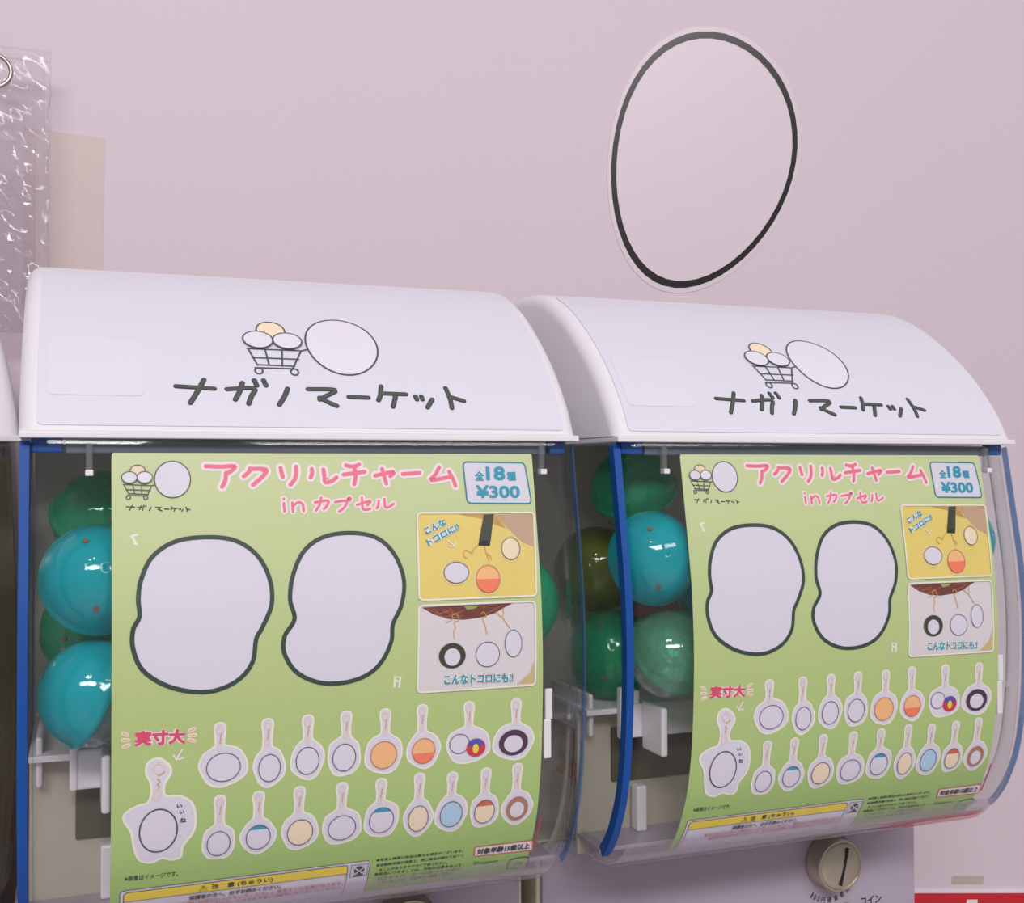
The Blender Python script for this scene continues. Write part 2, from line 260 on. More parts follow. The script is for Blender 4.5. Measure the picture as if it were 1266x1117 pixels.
class Print:
    """flat print in mm: u to the right, s downwards along the sheet; mapped on a bent sheet"""
    def __init__(s): s.bm = bmesh.new(); s.mats = []
    def mi(s, m):
        if m not in s.mats: s.mats.append(m)
        return s.mats.index(m)
    def face(s, pts, m, layer):
        vs_ = [s.bm.verts.new((q[0], q[1], layer)) for q in pts]
        try:
            f = s.bm.faces.new(vs_); f.material_index = s.mi(m)
        except ValueError: pass
    def poly(s, pts, m, layer):
        # concave-safe fill
        from mathutils.geometry import tessellate_polygon
        v3 = [Vector((q[0], q[1], 0)) for q in pts]
        vs_ = [s.bm.verts.new((q[0], q[1], layer)) for q in pts]
        k = s.mi(m)
        for t in tessellate_polygon([v3]):
            try:
                f = s.bm.faces.new([vs_[i] for i in t]); f.material_index = k
            except ValueError: pass
    def stroke(s, pts, w, m, layer, closed=False, cap=True):
        s.n = getattr(s, 'n', 0) + 1
        layer = layer + .05 * (s.n % 16)
        pts = [q for i, q in enumerate(pts) if i == 0 or math.dist(q, pts[i - 1]) > 1e-4]
        if closed and math.dist(pts[0], pts[-1]) < 1e-4: pts = pts[:-1]
        n = len(pts); h = w / 2; k = s.mi(m)
        L, R = [], []
        for i in range(n):
            a = pts[i - 1] if (i or closed) else pts[i]
            b = pts[(i + 1) % n] if (i < n - 1 or closed) else pts[i]
            dx, dy = b[0] - a[0], b[1] - a[1]; l = math.hypot(dx, dy) or 1
            L.append(s.bm.verts.new((pts[i][0] - dy / l * h, pts[i][1] + dx / l * h, layer))); R.append(s.bm.verts.new((pts[i][0] + dy / l * h, pts[i][1] - dx / l * h, layer)))
        for i in range(n if closed else n - 1):
            j = (i + 1) % n
            f = s.bm.faces.new((L[i], L[j], R[j], R[i])); f.material_index = k
        if cap and not closed:
            for e, nb, A, B in ((0, 1, R, L), (-1, -2, L, R)):
                c, q = pts[e], pts[nb]
                a0 = math.atan2(A[e].co.y - c[1], A[e].co.x - c[0])
                out = math.atan2(c[1] - q[1], c[0] - q[0])
                sg = 1 if math.sin(out - a0) > 0 else -1
                arc = [s.bm.verts.new((c[0] + h * math.cos(a0 + sg * math.pi * i / 6), c[1] + h * math.sin(a0 + sg * math.pi * i / 6), layer)) for i in range(1, 6)]
                try:
                    f = s.bm.faces.new([A[e]] + arc + [B[e]]); f.material_index = k
                except ValueError: pass
    def ring(s, pts, w, m, layer): s.stroke(pts, w, m, layer, closed=True)
    def text(s, T, m, layer, bold=0.0, n=8):
        """bold: stroke growth in mm, by overlaid shifted copies"""
        txt, cu, cs, w, h, rot = T
        vs_, fs = text_geo(txt)
        xs = [q[0] for q in vs_]; ys = [q[1] for q in vs_]
        x0, x1, y0, y1 = min(xs), max(xs), min(ys), max(ys)
        sx = (w - 2 * min(bold, w * .1)) / (x1 - x0); sy = (h - 2 * min(bold, h * .1)) / (y1 - y0)
        c, sn = math.cos(math.radians(rot)), math.sin(math.radians(rot))
        k = s.mi(m)
        sh = [(0, 0)] + ([(bold * math.cos(6.28318 * i / n), bold * math.sin(6.28318 * i / n)) for i in range(n)] if bold else [])
        for q, (dx, dy) in enumerate(sh):
            V = []
            for x, y in vs_:
                X = (x - (x0 + x1) / 2) * sx + dx; Y = (y - (y0 + y1) / 2) * sy + dy
                V.append(s.bm.verts.new((cu + X * c - Y * sn, cs - (X * sn + Y * c), layer + .03 * q)))
            for f in fs:
                try:
                    ff = s.bm.faces.new([V[i] for i in f]); ff.material_index = k
                except ValueError: pass
    def build(s, name, parent, prof, eps=.00014, step=5.0, base=0.0):
        bm = s.bm
        ss = [v.co.y for v in bm.verts]
        k = math.floor(min(ss) / step) + 1
        while k * step < max(ss):
            bmesh.ops.bisect_plane(bm, geom=bm.verts[:] + bm.edges[:] + bm.faces[:], dist=1e-5, plane_co=(0, k * step, 0), plane_no=(0, 1, 0))
            k += 1
        lim = prof.S[-1] * 1000 - .5
        for v in bm.verts:
            y, z = prof.at(min(max(v.co.y, 0), lim) / 1000, base + eps * v.co.z)
            v.co = Vector((v.co.x / 1000, y, z + Z0))
        bm.normal_update()
        for f in bm.faces:
            if f.normal.y > 0 and f.normal.z > -.9: f.normal_flip()
        return from_bm(name, bm, s.mats, parent, fixn=False)
class Flat(Print):
    """the same on a vertical plane at a given y, mm coordinates, s downwards from the hood rim"""
    def build(s, name, parent, y, eps=.00012):
        for v in s.bm.verts: v.co = Vector((v.co.x / 1000, y - eps * v.co.z, Z0 - v.co.y / 1000))
        s.bm.normal_update()
        for f in s.bm.faces:
            if f.normal.y > 0: f.normal_flip()
        return from_bm(name, s.bm, s.mats, parent, fixn=False)

# ------------------------------------------------------------------ the setting
def plane(name, pts, m):
    bm = bmesh.new(); bm.faces.new([bm.verts.new(q) for q in pts])
    o = from_bm(name, bm, m, fixn=False); tag(o, kind='structure'); return o
m_wall = mat('wall_paint', (206, 191, 200), .75, var=.012, scale=6, bump=.25, bscale=260, spec=.2)
plane('wall_back', [(-1.6, YW, 0), (3.4, YW, 0), (3.4, YW, 2.9), (-1.6, YW, 2.9)], m_wall)
plane('floor', [(-1.6, -3, 0), (3.4, -3, 0), (3.4, YW, 0), (-1.6, YW, 0)], mat('floor_vinyl', (206, 196, 200), .35, var=.06, scale=12))

# ------------------------------------------------------------------ machine
m_white = mat('white_plastic', (226, 221, 227), .36, var=.006, spec=.4)
m_sheet = mat('white_logo_film', (215, 211, 224), .5, var=.006, spec=.3)
m_film = mat('white_film_label', (217, 213, 226), .45, var=.006, spec=.35)
m_ink = mat('dark_grey_ink', (74, 82, 77), .5, var=.08)
m_ink2 = mat('soft_black_ink', (48, 46, 50), .5, var=.05)
m_cream = mat('cream_ink', (240, 218, 190), .5)
m_wht = mat('white_ink', (224, 218, 230), .5)
m_blue = mat('blue_gasket', (14, 72, 148), .5, spec=.3, var=.05)
m_rail = mat('slate_rail', (92, 100, 112), .5, var=.12, scale=25)
m_cover = clear('clear_cover', tint=(.98, .985, .985), refl=.026, rough=.05, body=.006, bodycol=(.85, .8, .86))
m_side = clear('clear_side_wall', tint=(.97, .98, .98), refl=.025, rough=.06)
m_tab = clear('clear_tab', tint=(.85, .87, .9), refl=.14, rough=.05, body=.15, bodycol=(.8, .8, .85))
m_back = mat('inner_panel_beige', (214, 206, 196), .5, var=.05)
m_hop = mat('hopper_beige', (194, 184, 168), .45, var=.05)
m_dark = mat('painted_dark_olive', (88, 82, 62), .6, var=.2)  # dark tone painted for shaded niches and a dark machine inside
m_guide = mat('white_guide', (236, 228, 234), .35, var=.01)
m_body = mat('beige_steel', (214, 204, 184), .45, var=.03)
m_plate = mat('lilac_coin_plate', (168, 156, 171), .4, var=.012)
m_metal = mat('worn_nickel', (186, 176, 158), .33, metal=.85, var=.12, scale=90)
m_slot = mat('black_slot', (22, 20, 20), .6)
m_orange = mat('orange_bar', (226, 120, 70), .4, var=.1)

def rows_for_hood(r=.0095, n=6):
    Pp, N = hoodP.P, hoodP.N
    xs = []
    for k in range(n + 1):
        a = math.pi / 2 * k / n
        xs.append((r - r * math.sin(a), r - r * math.cos(a)))       # (inset from profile, x)
    sec = [(x, i) for i, x in xs][::1]
    sec = [(r * (1 - math.cos(math.pi / 2 * k / n)), r * (1 - math.sin(math.pi / 2 * k / n))) for k in range(n + 1)]
    sec = sec + [(W - x, i) for x, i in reversed(sec)]
    rows = []
    for x, ins in sec:
        row = []
        for (y, z), (ny, nz) in zip(Pp, N):
            row.append((x, y - ny * ins, max(z - nz * ins, .0005) + Z0))
        rows.append(row)
    return rows
def hood_mesh(parent):
    bm = loft(rows_for_hood(), closed=True, cap=True)
    h = from_bm('hood', bm, m_white, parent, smooth=True)
    try:
        h.data.set_sharp_from_angle(angle=math.radians(50))
    except Exception: pass
    bm = bmesh.new()
    box_bm(bm, (.0005, -.0032, Z0 - .0034), (W - .0005, .285, Z0 + .0004), .0008)
    from_bm('hood_lip', bm, m_white, h)
    return h
def strip_sheet(name, x0, x1, s0, s1, prof, thick, m, parent, n=40, r=0.004):
    """thin sheet following a profile, with rounded corners and real thickness"""
    ol = rounded([(x0 * 1000, s0 * 1000), (x1 * 1000, s0 * 1000), (x1 * 1000, s1 * 1000), (x0 * 1000, s1 * 1000)], r * 1000)
    rows = []
    S = [s0 + (s1 - s0) * k / n for k in range(n + 1)]
    bm = bmesh.new()
    def half(s):
        d = min(s - s0, s1 - s)
        if d >= r: return 0
        return r - math.sqrt(max(0, r * r - (r - d) ** 2))
    S = sorted(set(S + [s0 + r * t for t in (.1, .3, .6)] + [s1 - r * t for t in (.1, .3, .6)]))
    front, back = [], []
    for s in S:
        i = half(s)
        yf, zf = prof.at(s, 0); yb, zb = prof.at(s, -thick)
        front.append([(x0 + i + (x1 - x0 - 2 * i) * k / 4, yf, zf + Z0) for k in range(5)])
        back.append([(x0 + i + (x1 - x0 - 2 * i) * k / 4, yb, zb + Z0) for k in range(5)])
    ring_rows = [f + b[::-1] for f, b in zip(front, back)]
    bm = loft(ring_rows, closed=True, cap=True)
    return from_bm(name, bm, m, parent)
def cover_mesh(parent, m):
    x0, x1, r, ret = .0060, W - .0060, .011, .020
    def sec(off):
        L = [(x0 + off, ret)]
        for k in range(7):
            a = math.pi / 2 * k / 6
            rr = r - off
            L.append((x0 + r - rr * math.cos(a), r - rr * math.sin(a)))
        L2 = [(x0 + x1 - x, d) for x, d in reversed(L)]
        mid = [(x0 + r + (x1 - x0 - 2 * r) * k / 6, off) for k in range(1, 6)]
        return L + mid + L2
    A = sec(0); B = sec(.0022)
    rows = []
    n = len(coverP.P)
    for i in range(n):
        (y, z), (ny, nz) = coverP.P[i], coverP.N[i]
        if z > -.003: z = -.003
        row = [(x, y - ny * d, z - nz * d + Z0) for x, d in A] + [(x, y - ny * d, z - nz * d + Z0) for x, d in reversed(B)]
        rows.append(row)
    bm = loft(rows, closed=True, cap=True)
    return from_bm('front_cover', bm, m, parent, smooth=True)
def profile_bar(name, x0, x1, d0, d1, i0, i1, m, parent):
    rows = []
    for i in range(i0, i1):
        (y, z), (ny, nz) = coverP.P[i], coverP.N[i]
        rows.append([(x0, y - ny * d0, z - nz * d0 + Z0), (x1, y - ny * d0, z - nz * d0 + Z0), (x1, y - ny * d1, z - nz * d1 + Z0), (x0, y - ny * d1, z - nz * d1 + Z0)])
    return from_bm(name, loft(rows, closed=True, cap=True), m, parent)
def side_wall(name, x0, x1, parent):
    pts = [(y + .016, z) for y, z in coverP.P if z > -.290] + [(.05, -.2925), (.285, -.2925), (.285, -.003)]
    rows = [[(x, y, z + Z0) for y, z in pts] for x in (x0, x1)]
    return from_bm(name, loft(rows, closed=True, cap=True), m_side, parent)

def machine(label, loc, rz=0, full=True):
    t = empty('capsule_machine', loc, rz)
    tag(t, label, 'vending machine', 'capsule machines in a row')
    h = hood_mesh(t)
    if full:
        strip_sheet('logo_sheet', .0095, W - .0095, .0035, .168, sheetP, .0005, m_sheet, h, r=.003)
        (pu0, ps1), (pu1, ps0) = PRINT['pad']
        strip_sheet('film_label', pu0 / 1000, pu1 / 1000, ps0 / 1000, ps1 / 1000, Prof(HOOD, 1, off=.0009), .0003, m_film, h, n=12, r=.003)
        pr = Print(); D = PRINT
        for q in D['title']: pr.stroke(smooth_open(q, 4), D['title_w'] * 1.18, m_ink2, 2); pr.stroke(smooth_open(q, 4), D['title_w'] * .8, m_ink, 3)
        pr.build('hood_lettering', h, sheetP)
        draw_cart(h, sheetP, D['cart'], D['cart_w'], D['wheels'], D['goods'], D['pusher'], 1.0)
    cover_mesh(t, m_cover)
    for zc, bd, d0, d1 in ((-.2690, .16, .0023, .0026), (-.2800, .50, .0027, .0031)):  # milky strips painting the glare along the cover's bottom curl
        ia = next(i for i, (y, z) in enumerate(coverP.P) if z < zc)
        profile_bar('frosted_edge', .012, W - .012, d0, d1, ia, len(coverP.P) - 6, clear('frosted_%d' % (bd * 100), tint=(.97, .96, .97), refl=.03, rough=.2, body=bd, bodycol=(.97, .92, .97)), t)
    n_end = next(i for i, (y, z) in enumerate(coverP.P) if z < -.284)
    g = m_blue
    profile_bar('edge_gasket', .0008, .0058, .006, .0135, 1, n_end, g, t)
    if full: profile_bar('edge_gasket', W - .0024, W - .0012, .006, .0105, 1, n_end, clear('blue_tinted_edge', tint=(.62, .74, .90), refl=.10, rough=.08, body=.22, bodycol=(.10, .25, .55)), t)
    side_wall('side_wall', .001, .0035, t); side_wall('side_wall', W - .0035, W - .001, t)
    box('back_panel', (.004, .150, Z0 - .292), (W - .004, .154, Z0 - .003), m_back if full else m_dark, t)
    if full:
        box('top_rail', (.024, .0055, Z0 - .0118), (W - .020, .012, Z0 - .0046), m_rail, t)
        box('corner_block', (.0065, .005, Z0 - .0112), (.0225, .013, Z0 - .0030), m_blue, t)
        box('corner_block', (W - .0175, .005, Z0 - .0112), (W - .0065, .013, Z0 - .0030), m_blue, t)
        for x in (.0345, .3035):
            box('clip_tab', (x, .000, Z0 - .0235), (x + .0035, .004, Z0 - .0060), m_tab, t, .0006)
            box('clip_tip', (x - .0004, -.003, Z0 - .0242), (x + .0039, .003, Z0 - .0208), m_guide, t, .0006)
        # hopper below the capsules
        bm = bmesh.new()
        box_bm(bm, (.004, .072, Z0 - .292), (W - .004, .076, Z0 - .190), .001)
        from_bm('hopper_panel', bm, m_hop, t)
        box('hopper_floor', (.004, .036, Z0 - .2800), (W - .004, .072, Z0 - .2770), m_plate, t)
        box('niche_shade_patch', (.030, .0695, Z0 - .243), (.150, .0725, Z0 - .205), m_dark, t)  # raised slabs, coloured dark for the shade of niches
        box('niche_shade_patch', (.200, .0695, Z0 - .243), (W - .030, .0725, Z0 - .205), m_dark, t)
        box('capsule_shelf', (.004, .055, Z0 - .192), (W - .004, .150, Z0 - .188), m_guide, t)
        gd = box('capsule_guide', (.0275, .050, Z0 - .2085), (W - .0275, .055, Z0 - .1850), m_guide, t, .0012)
        for x in (.0265, W - .031): box('guide_post', (x, .048, Z0 - .2085), (x + .0045, .055, Z0 - .1730), m_guide, gd, .0015, 3)
        for x in (.039, W - .0435): box('guide_post', (x, .052, Z0 - .187), (x + .0045, .060, Z0 - .176), m_guide, gd, .0015, 3)
        for x in (.0435, W - .0485): box('guide_fin', (x, .020, Z0 - .2160), (x + .005, .050, Z0 - .1830), m_guide, gd, .0018, 3)
        for x in (.0008 + .007,):
            box('side_guide', (x, .060, Z0 - .208), (x + .004, .130, Z0 - .178), m_guide, t, .002)
        box('mechanism_bar', (.012, .080, Z0 - .2475), (.060, .130, Z0 - .2440), m_orange, t)
        box('mechanism_block', (.010, .080, Z0 - .285), (.050, .135, Z0 - .2475), m_hop, t, .002)
        box('mechanism_arm', (.018, .085, Z0 - .236), (.030, .140, Z0 - .222), m_hop, t, .003)
        box('hopper_peg', (.0440, .058, Z0 - .277), (.0520, .068, Z0 - .2450), m_guide, t, .0015)
        # holders at the right edge of the leaflet
        for z0, z1, dx in ((-.176, -.157, .0), (-.200, -.176, -.001)):
            box('leaflet_tab', (.3015 + dx, -.013, Z0 + z0), (.3065 + dx, -.011, Z0 + z1), m_guide, t, .0008)
        i0 = next(i for i, (y, z) in enumerate(coverP.P) if z < -.236); i1 = next(i for i, (y, z) in enumerate(coverP.P) if z < -.262)
        profile_bar('red_mark', .3005, .3014, .0026, .0030, i0, i1, mat('red_mark', (190, 60, 80), .4), t)
    if not full:  # added dark sheet, painted to stand for the machine's dark inside
        strip_sheet('dark_inside_sheet', .012, W - .0065, .010, .305, posterP, .0006, mat('dark_inside_olive', (58, 50, 30), .3, var=.35, scale=14), t, n=60, r=.001)
    # lower cabinet with the coin plate
    b = box('cabinet', (-.0065, .1235, 0), (W + .0085, YW - .012, Z0 - .2965), m_body, t, .002)
    pl = box('coin_plate', (-.004, .118, .02), (W + .0045, .1238, Z0 - .2975), m_plate, t, .0015)
    if full:
        kx, kz = .2475, Z0 - .3395
        knob(t, kx, kz)
        fl = Flat()
        txt = '100円硬貨使用'
        for i, ch in enumerate(txt):
            w_ = 3.0 if ch in '10' else 4.8
            a = math.radians(-128 + [0, 7, 15, 25, 38, 51, 64, 77][i])
            R_ = .0275
            fl.text((ch, (kx + .001 + R_ * math.cos(a)) * 1000, (.3395 + .0052 - R_ * math.sin(a)) * 1000, w_ * (.45 if ch == '1' else .85), 4.6, math.degrees(a) + 90), m_ink2, 1, .1)
        fl.text(('コイン', 289.5, 377.5, 21, 6.6, 0), m_ink2, 1, .25)
        fl.build('plate_lettering', pl, .118)
        bm = bmesh.new()
        bmesh.ops.create_cone(bm, cap_ends=True, segments=32, radius1=.0075, radius2=.0065, depth=.006)
        bmesh.ops.rotate(bm, verts=bm.verts, matrix=Matrix.Rotation(math.pi / 2, 3, 'X'))
        bmesh.ops.translate(bm, verts=bm.verts, vec=(.2640, .1155, Z0 - .3835))
        from_bm('return_button', bm, m_metal, t)
    return t
def draw_cart(parent, prof, cart, cw, wheels, goods, pusher, k):
    pr = Print()
    for q in cart: pr.stroke(q, cw, m_ink, 2)
    for e in wheels: pr.ring(ellipse(e), cw, m_ink, 2)
    pr.build('cart_drawing', parent, prof)
    pr = Print()
    for i, (e, m) in enumerate(zip(goods, (m_cream, m_wht, m_wht))):
        pr.poly(ellipse(e), m, 4 if m is m_cream else 7 + i); pr.ring(ellipse(e), cw * .9, m_ink, 5 if m is m_cream else 7.2 + i)
    pr.build('goods_drawing', parent, prof)
    pr = Print(); pr.poly(ellipse(pusher), m_wht, 2); pr.ring(ellipse(pusher, n=60), cw, m_ink, 3); pr.build('oval_drawing', parent, prof)
def knob(t, kx, kz):
    bm = bmesh.new()
    prof = [(0, .0985), (.006, .0986), (.012, .0990), (.0175, .1000), (.0195, .1007), (.0204, .1016), (.0209, .1010), (.0220, .1010), (.0228, .1018), (.0230, .103), (.0230, .112), (.0245, .1140), (.0245, .1182)]
    rows = []
    for k in range(49):
        a = 2 * math.pi * k / 48
        rows.append([(kx + max(r * .91, 1e-5) * math.cos(a), y, kz + max(r * .91, 1e-5) * math.sin(a)) for r, y in prof])
    bm = loft(rows); bmesh.ops.remove_doubles(bm, verts=bm.verts, dist=2e-6)
    o = from_bm('coin_knob', bm, m_metal, t, smooth=True)
    try: o.data.set_sharp_from_angle(angle=math.radians(35))
    except Exception: pass
    bm = bmesh.new(); box_bm(bm, (-.0011, .0980, -.0150), (.0011, .1003, .0150), .0003)
    bmesh.ops.rotate(bm, verts=bm.verts, matrix=Matrix.Rotation(math.radians(14), 3, 'Y'))
    bmesh.ops.translate(bm, verts=bm.verts, vec=(kx + .0015, 0, kz))
    from_bm('coin_slot', bm, m_slot, o)

m1 = machine('white-hooded capsule machine at centre left, its whole front and leaflet showing', (0, 0, 0))
m2 = copy_tree(m1)
m2.location = (PITCH, 0, 0)
tag(m2, 'white-hooded capsule machine on the right, its coin knob showing below', 'vending machine', 'capsule machines in a row')

# ------------------------------------------------------------------ the leaflet
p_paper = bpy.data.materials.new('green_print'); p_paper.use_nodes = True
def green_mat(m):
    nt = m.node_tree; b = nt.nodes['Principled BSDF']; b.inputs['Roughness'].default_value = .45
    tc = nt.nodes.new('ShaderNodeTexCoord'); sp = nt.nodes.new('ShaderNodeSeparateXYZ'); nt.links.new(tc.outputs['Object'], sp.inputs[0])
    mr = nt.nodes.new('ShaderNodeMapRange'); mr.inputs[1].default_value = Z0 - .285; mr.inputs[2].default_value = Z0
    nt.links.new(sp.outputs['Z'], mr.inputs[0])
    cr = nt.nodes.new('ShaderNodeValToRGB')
    cr.color_ramp.elements[0].color = (*lin((156, 194, 101)), 1); cr.color_ramp.elements[1].color = (*lin((206, 213, 162)), 1)  # printed gradient, with some of the cover's reflection painted in
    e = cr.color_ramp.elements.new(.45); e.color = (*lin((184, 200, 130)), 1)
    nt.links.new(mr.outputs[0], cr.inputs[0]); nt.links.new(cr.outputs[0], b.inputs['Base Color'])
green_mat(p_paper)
m_pink = mat('pink_ink', (242, 112, 136), .45, var=.02)
m_hot = mat('rose_ink', (222, 74, 110), .45, var=.02)
m_out = mat('pale_pink_ink', (244, 226, 234), .45, var=.01)
m_teal = mat('teal_ink', (20, 150, 178), .45, var=.02)
m_teald = mat('dark_teal_ink', (20, 128, 140), .45, var=.02)
m_green = mat('dark_green_ink', (40, 62, 52), .5, var=.06)
m_lil = mat('lilac_ink', (222, 214, 229), .45, var=.01)
m_edge = mat('cream_edge_ink', (240, 232, 222), .45, var=.01)
m_or = mat('orange_ink', (246, 186, 128), .45); m_red = mat('red_orange_ink', (244, 124, 92), .45)
m_navy = mat('navy_ink', (40, 48, 70), .5)
m_gold = mat('gold_ink', (214, 160, 96), .45, var=.06); m_pale = mat('pale_gold_ink', (236, 208, 188), .45)
m_plum = mat('plum_ink', (70, 30, 66), .5); m_crim = mat('crimson_ink', (206, 40, 62), .5); m_brn = mat('brown_ink', (176, 118, 90), .5)
m_sky = mat('sky_ink', (176, 206, 232), .5); m_vio = mat('violet_ink', (84, 70, 168), .5); m_yel = mat('yellow_ink', (240, 212, 60), .45)
m_rust = mat('rust_ink', (206, 98, 66), .5); m_rdt = mat('red_text_ink', (206, 62, 90), .5)
m_photo1 = mat('yellow_photo', (232, 206, 112), .4, var=.12, scale=18)
m_photo2 = mat('pale_photo', (222, 212, 216), .4, var=.06, scale=14)
m_tan = mat('tan_photo', (196, 160, 134), .4, var=.08); m_sha = mat('ochre_photo', (196, 150, 84), .4, var=.1)
m_strap = mat('strap_photo', (56, 56, 44), .4, var=.1); m_wood = mat('wood_photo', (112, 52, 44), .4, var=.25, scale=150); m_fib = mat('fibre_photo', (196, 110, 84), .4)
m_leaf = mat('leaf_photo', (150, 170, 90), .4); m_grn = mat('tan_corner_photo', (206, 182, 128), .4)

def poster():
    D = PRINT
    u0, u1 = .0478, .2985
    s0 = D['pc'][0][1] / 1000
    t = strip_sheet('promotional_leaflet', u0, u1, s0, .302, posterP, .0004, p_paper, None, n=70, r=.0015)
    # heading
    pr = Print()
    for q in D['head']: pr.stroke(smooth_open(q, 4), D['head_w'] * 2.35, m_out, 1)
    for q in D['head']: pr.stroke(smooth_open(q, 4), D['head_w'], m_pink, 2.2)
    pr.build('heading_lettering', t, posterP)
    pr = Print()
    for q in D['sub']: pr.stroke(smooth_open(q, 4), D['sub_w'] * 2.5, m_out, 1)
    for q in D['sub']: pr.stroke(smooth_open(q, 4), D['sub_w'], m_pink, 2.2)
    pr.build('subheading_lettering', t, posterP)
    # small logo
    pr = Print()
    for q in D['stitle']: pr.stroke(q, D['stitle_w'], m_green, 1)
    pr.build('logo_lettering', t, posterP)
    draw_cart(t, posterP, D['scart'], D['scart_w'], D['swheels'], D['sgoods'], D['spusher'], .4)
    # price
    pr = Print(); ol = rounded(D['pbox'], 3); pr.poly(ol, m_lil, 1); pr.ring(ol, .95, m_teald, 2)
    pb = pr.build('price_box', t, posterP)
    pr = Print()
    for T, b in zip(D['ptext'], (.2, .5, .2, .42)): pr.text(T, m_teal, 3, b)
    pr.build('price_lettering', pb, posterP)
    # two large plain figures
    for k in ('big1', 'big2'):
        ol = smooth_closed(D[k], 6)
        pr = Print(); pr.poly(ol, m_lil, 1); pr.ring(ol, D['big_w'] * .98, m_green, 2)
        pr.build('large_oval_drawing', t, posterP)
    for k in ('note1', 'note2'):
        pr = Print()
        for q in D[k]: pr.stroke(q, 1.3, m_edge, 1)
        pr.build('note_drawing', t, posterP)
    # photo 1
    pr = Print(); ol = rounded(D['ph1'], 3); pr.poly(ol, m_photo1, 1); pr.ring(ol, 1.1, m_edge, 6)
    pr.poly(D['ph1_brown'], m_tan, 2); pr.poly(D['ph1_shade'], m_sha, 2)
    pr.poly(D['ph1_strap'], m_strap, 3); pr.poly(D['ph1_buckle'], m_slot, 3)
    for q in D['ph1_chain']: pr.stroke(smooth_open(q, 4), .55, m_gold, 4)
    for i, e in enumerate(D['ph1_ov']):
        pr.ring(ellipse(e, add=1.2), .25, m_edge, 4); pr.poly(ellipse(e), (m_lil, m_or, m_cream)[i], 4)
        if i == 1: pr.poly([q for q in ellipse(e) if q[1] >= e[1] - .01], m_red, 5)
        pr.ring(ellipse(e), .35, m_ink if i != 1 else m_rust, 6)
    for q in D['ph1_arrow']: pr.stroke(q, .7, m_edge, 4)
    ph = pr.build('photo_panel', t, posterP)
    pr = Print()
    for T in D['ph1_t']: pr.text(T, m_edge, 4.5, .85, 12); pr.text(T, m_teal, 6, .22)
    pr.build('photo_lettering', ph, posterP)
    # photo 2
    pr = Print(); ol = rounded(D['ph2'], 3); pr.poly(ol, m_photo2, 1); pr.ring(ol, 1.1, m_edge, 6)
    pr.poly(D['ph2_wood'], m_wood, 2); pr.poly(D['ph2_green'], m_leaf, 3); pr.poly(D['ph2_corner'], m_grn, 2)
    for q in D['ph2_fib']: pr.stroke(smooth_open(q, 4), .3, m_fib, 3)
    for q in D['ph2_chain']: pr.stroke(smooth_open(q, 4), .5, m_gold, 4)
    e = D['ph2_ov']
    pr.poly(ellipse(e[0]), m_strap, 4); pr.poly(ellipse(e[1]), m_lil, 5)
    for q in e[2:]: pr.poly(ellipse(q), m_lil, 4); pr.ring(ellipse(q), .4, m_ink, 5)
    ph = pr.build('photo_panel', t, posterP)
    pr = Print()
    for T in D['ph2_t']: pr.text(T, m_edge, 4.5, .8, 12); pr.text(T, m_teal, 6, .22)
    pr.build('photo_lettering', ph, posterP)
    # life size
    pr = Print(); pr.text(D['size_t'], m_out, 1, 1.1, 12); pr.text(D['size_t'], m_hot, 2.5, .45)
    for q in D['rays']: pr.stroke(q, 2.2, m_out, 1); pr.stroke(q, 1.0, m_or, 2)
    for q in D['sz_arrow']: pr.stroke(q, .9, m_out, 1)
    pr.build('life_size_lettering', t, posterP)
    # charms
    pr = Print(); ol = smooth_closed(D['bigcharm'], 5)
    pr.poly(ol, m_lil, 1); pr.ring(ol, 1.5, m_edge, 2)
    for q in D['bigchain']: pr.stroke(smooth_open(q, 3), .7, m_gold if len(q) != 6 else m_pale, 3)
    e = D['bigcharm_ov']; pr.poly(ellipse(e), m_lil, 3); pr.ring(ellipse(e), .75, m_navy, 4)
    for T in D['bigcharm_t']: pr.text(T, m_navy, 3, .12)
    pr.build('charm_picture', t, posterP)
    for (tu, ts), e, k in D['charms']:
        cu, cs, rx, ry = e
        rx *= .96; ry *= .98
        pr = Print()
        pts = []
        tw, bw = 3.9, 2.9          # half widths of clasp head and stem
        tw, bw = 3.1, 2.4
        top = ts + 3
        R_ = 15
        yj = cs - ry * .80
        pts = [(tu, ts), (tu + tw * .8, ts + 1), (tu + tw, ts + 3.6), (tu + tw * .85, ts + 7), (tu + bw, ts + 11), (tu + bw + .3, yj - 2.5), (cu + rx * .55, cs - ry * .82)]
        for a in (-35, -5, 25, 55, 80, 100, 125, 155, 185, 215):
            w_ = 1 + .05 * math.sin(a * .07 + cu)
            pts.append((cu + rx * w_ * math.cos(math.radians(a)), cs + ry * w_ * math.sin(math.radians(a))))
        pts += [(cu - rx * .55, cs - ry * .82), (tu - bw - .3, yj - 2.5), (tu - bw, ts + 11), (tu - tw * .85, ts + 7), (tu - tw, ts + 3.6), (tu - tw * .8, ts + 1)]
        ol = smooth_closed(pts, 4)
        pr.poly(ol, m_lil, 1); pr.ring(ol, 1.15, m_edge, 2)
        hh = yj - ts
        pr.ring(ellipse((tu - .2, ts + 4.2, 1.6, 2.2), n=14), .5, m_pale, 3)
        pr.stroke([(tu + .8, ts + 6.2), (tu + .2, ts + 8), (tu + .7, ts + 9), (tu - .1, ts + 10.2), (tu + .3, ts + 11.4)], .6, m_gold, 3)
        pr.ring(ellipse((tu - .2, ts + 13.6, 1.0, 2.0), n=12), .5, m_pale, 3)
        ov = (cu, cs + ry * .06, rx * .70, ry * .68)
        fill = {'w': m_lil, 'o': m_or, 'r': m_or, 's': m_lil, 'k': m_plum, 't': m_lil, 'c': m_cream, 'b': m_sky, 'p': m_cream, 'n': m_brn}[k]
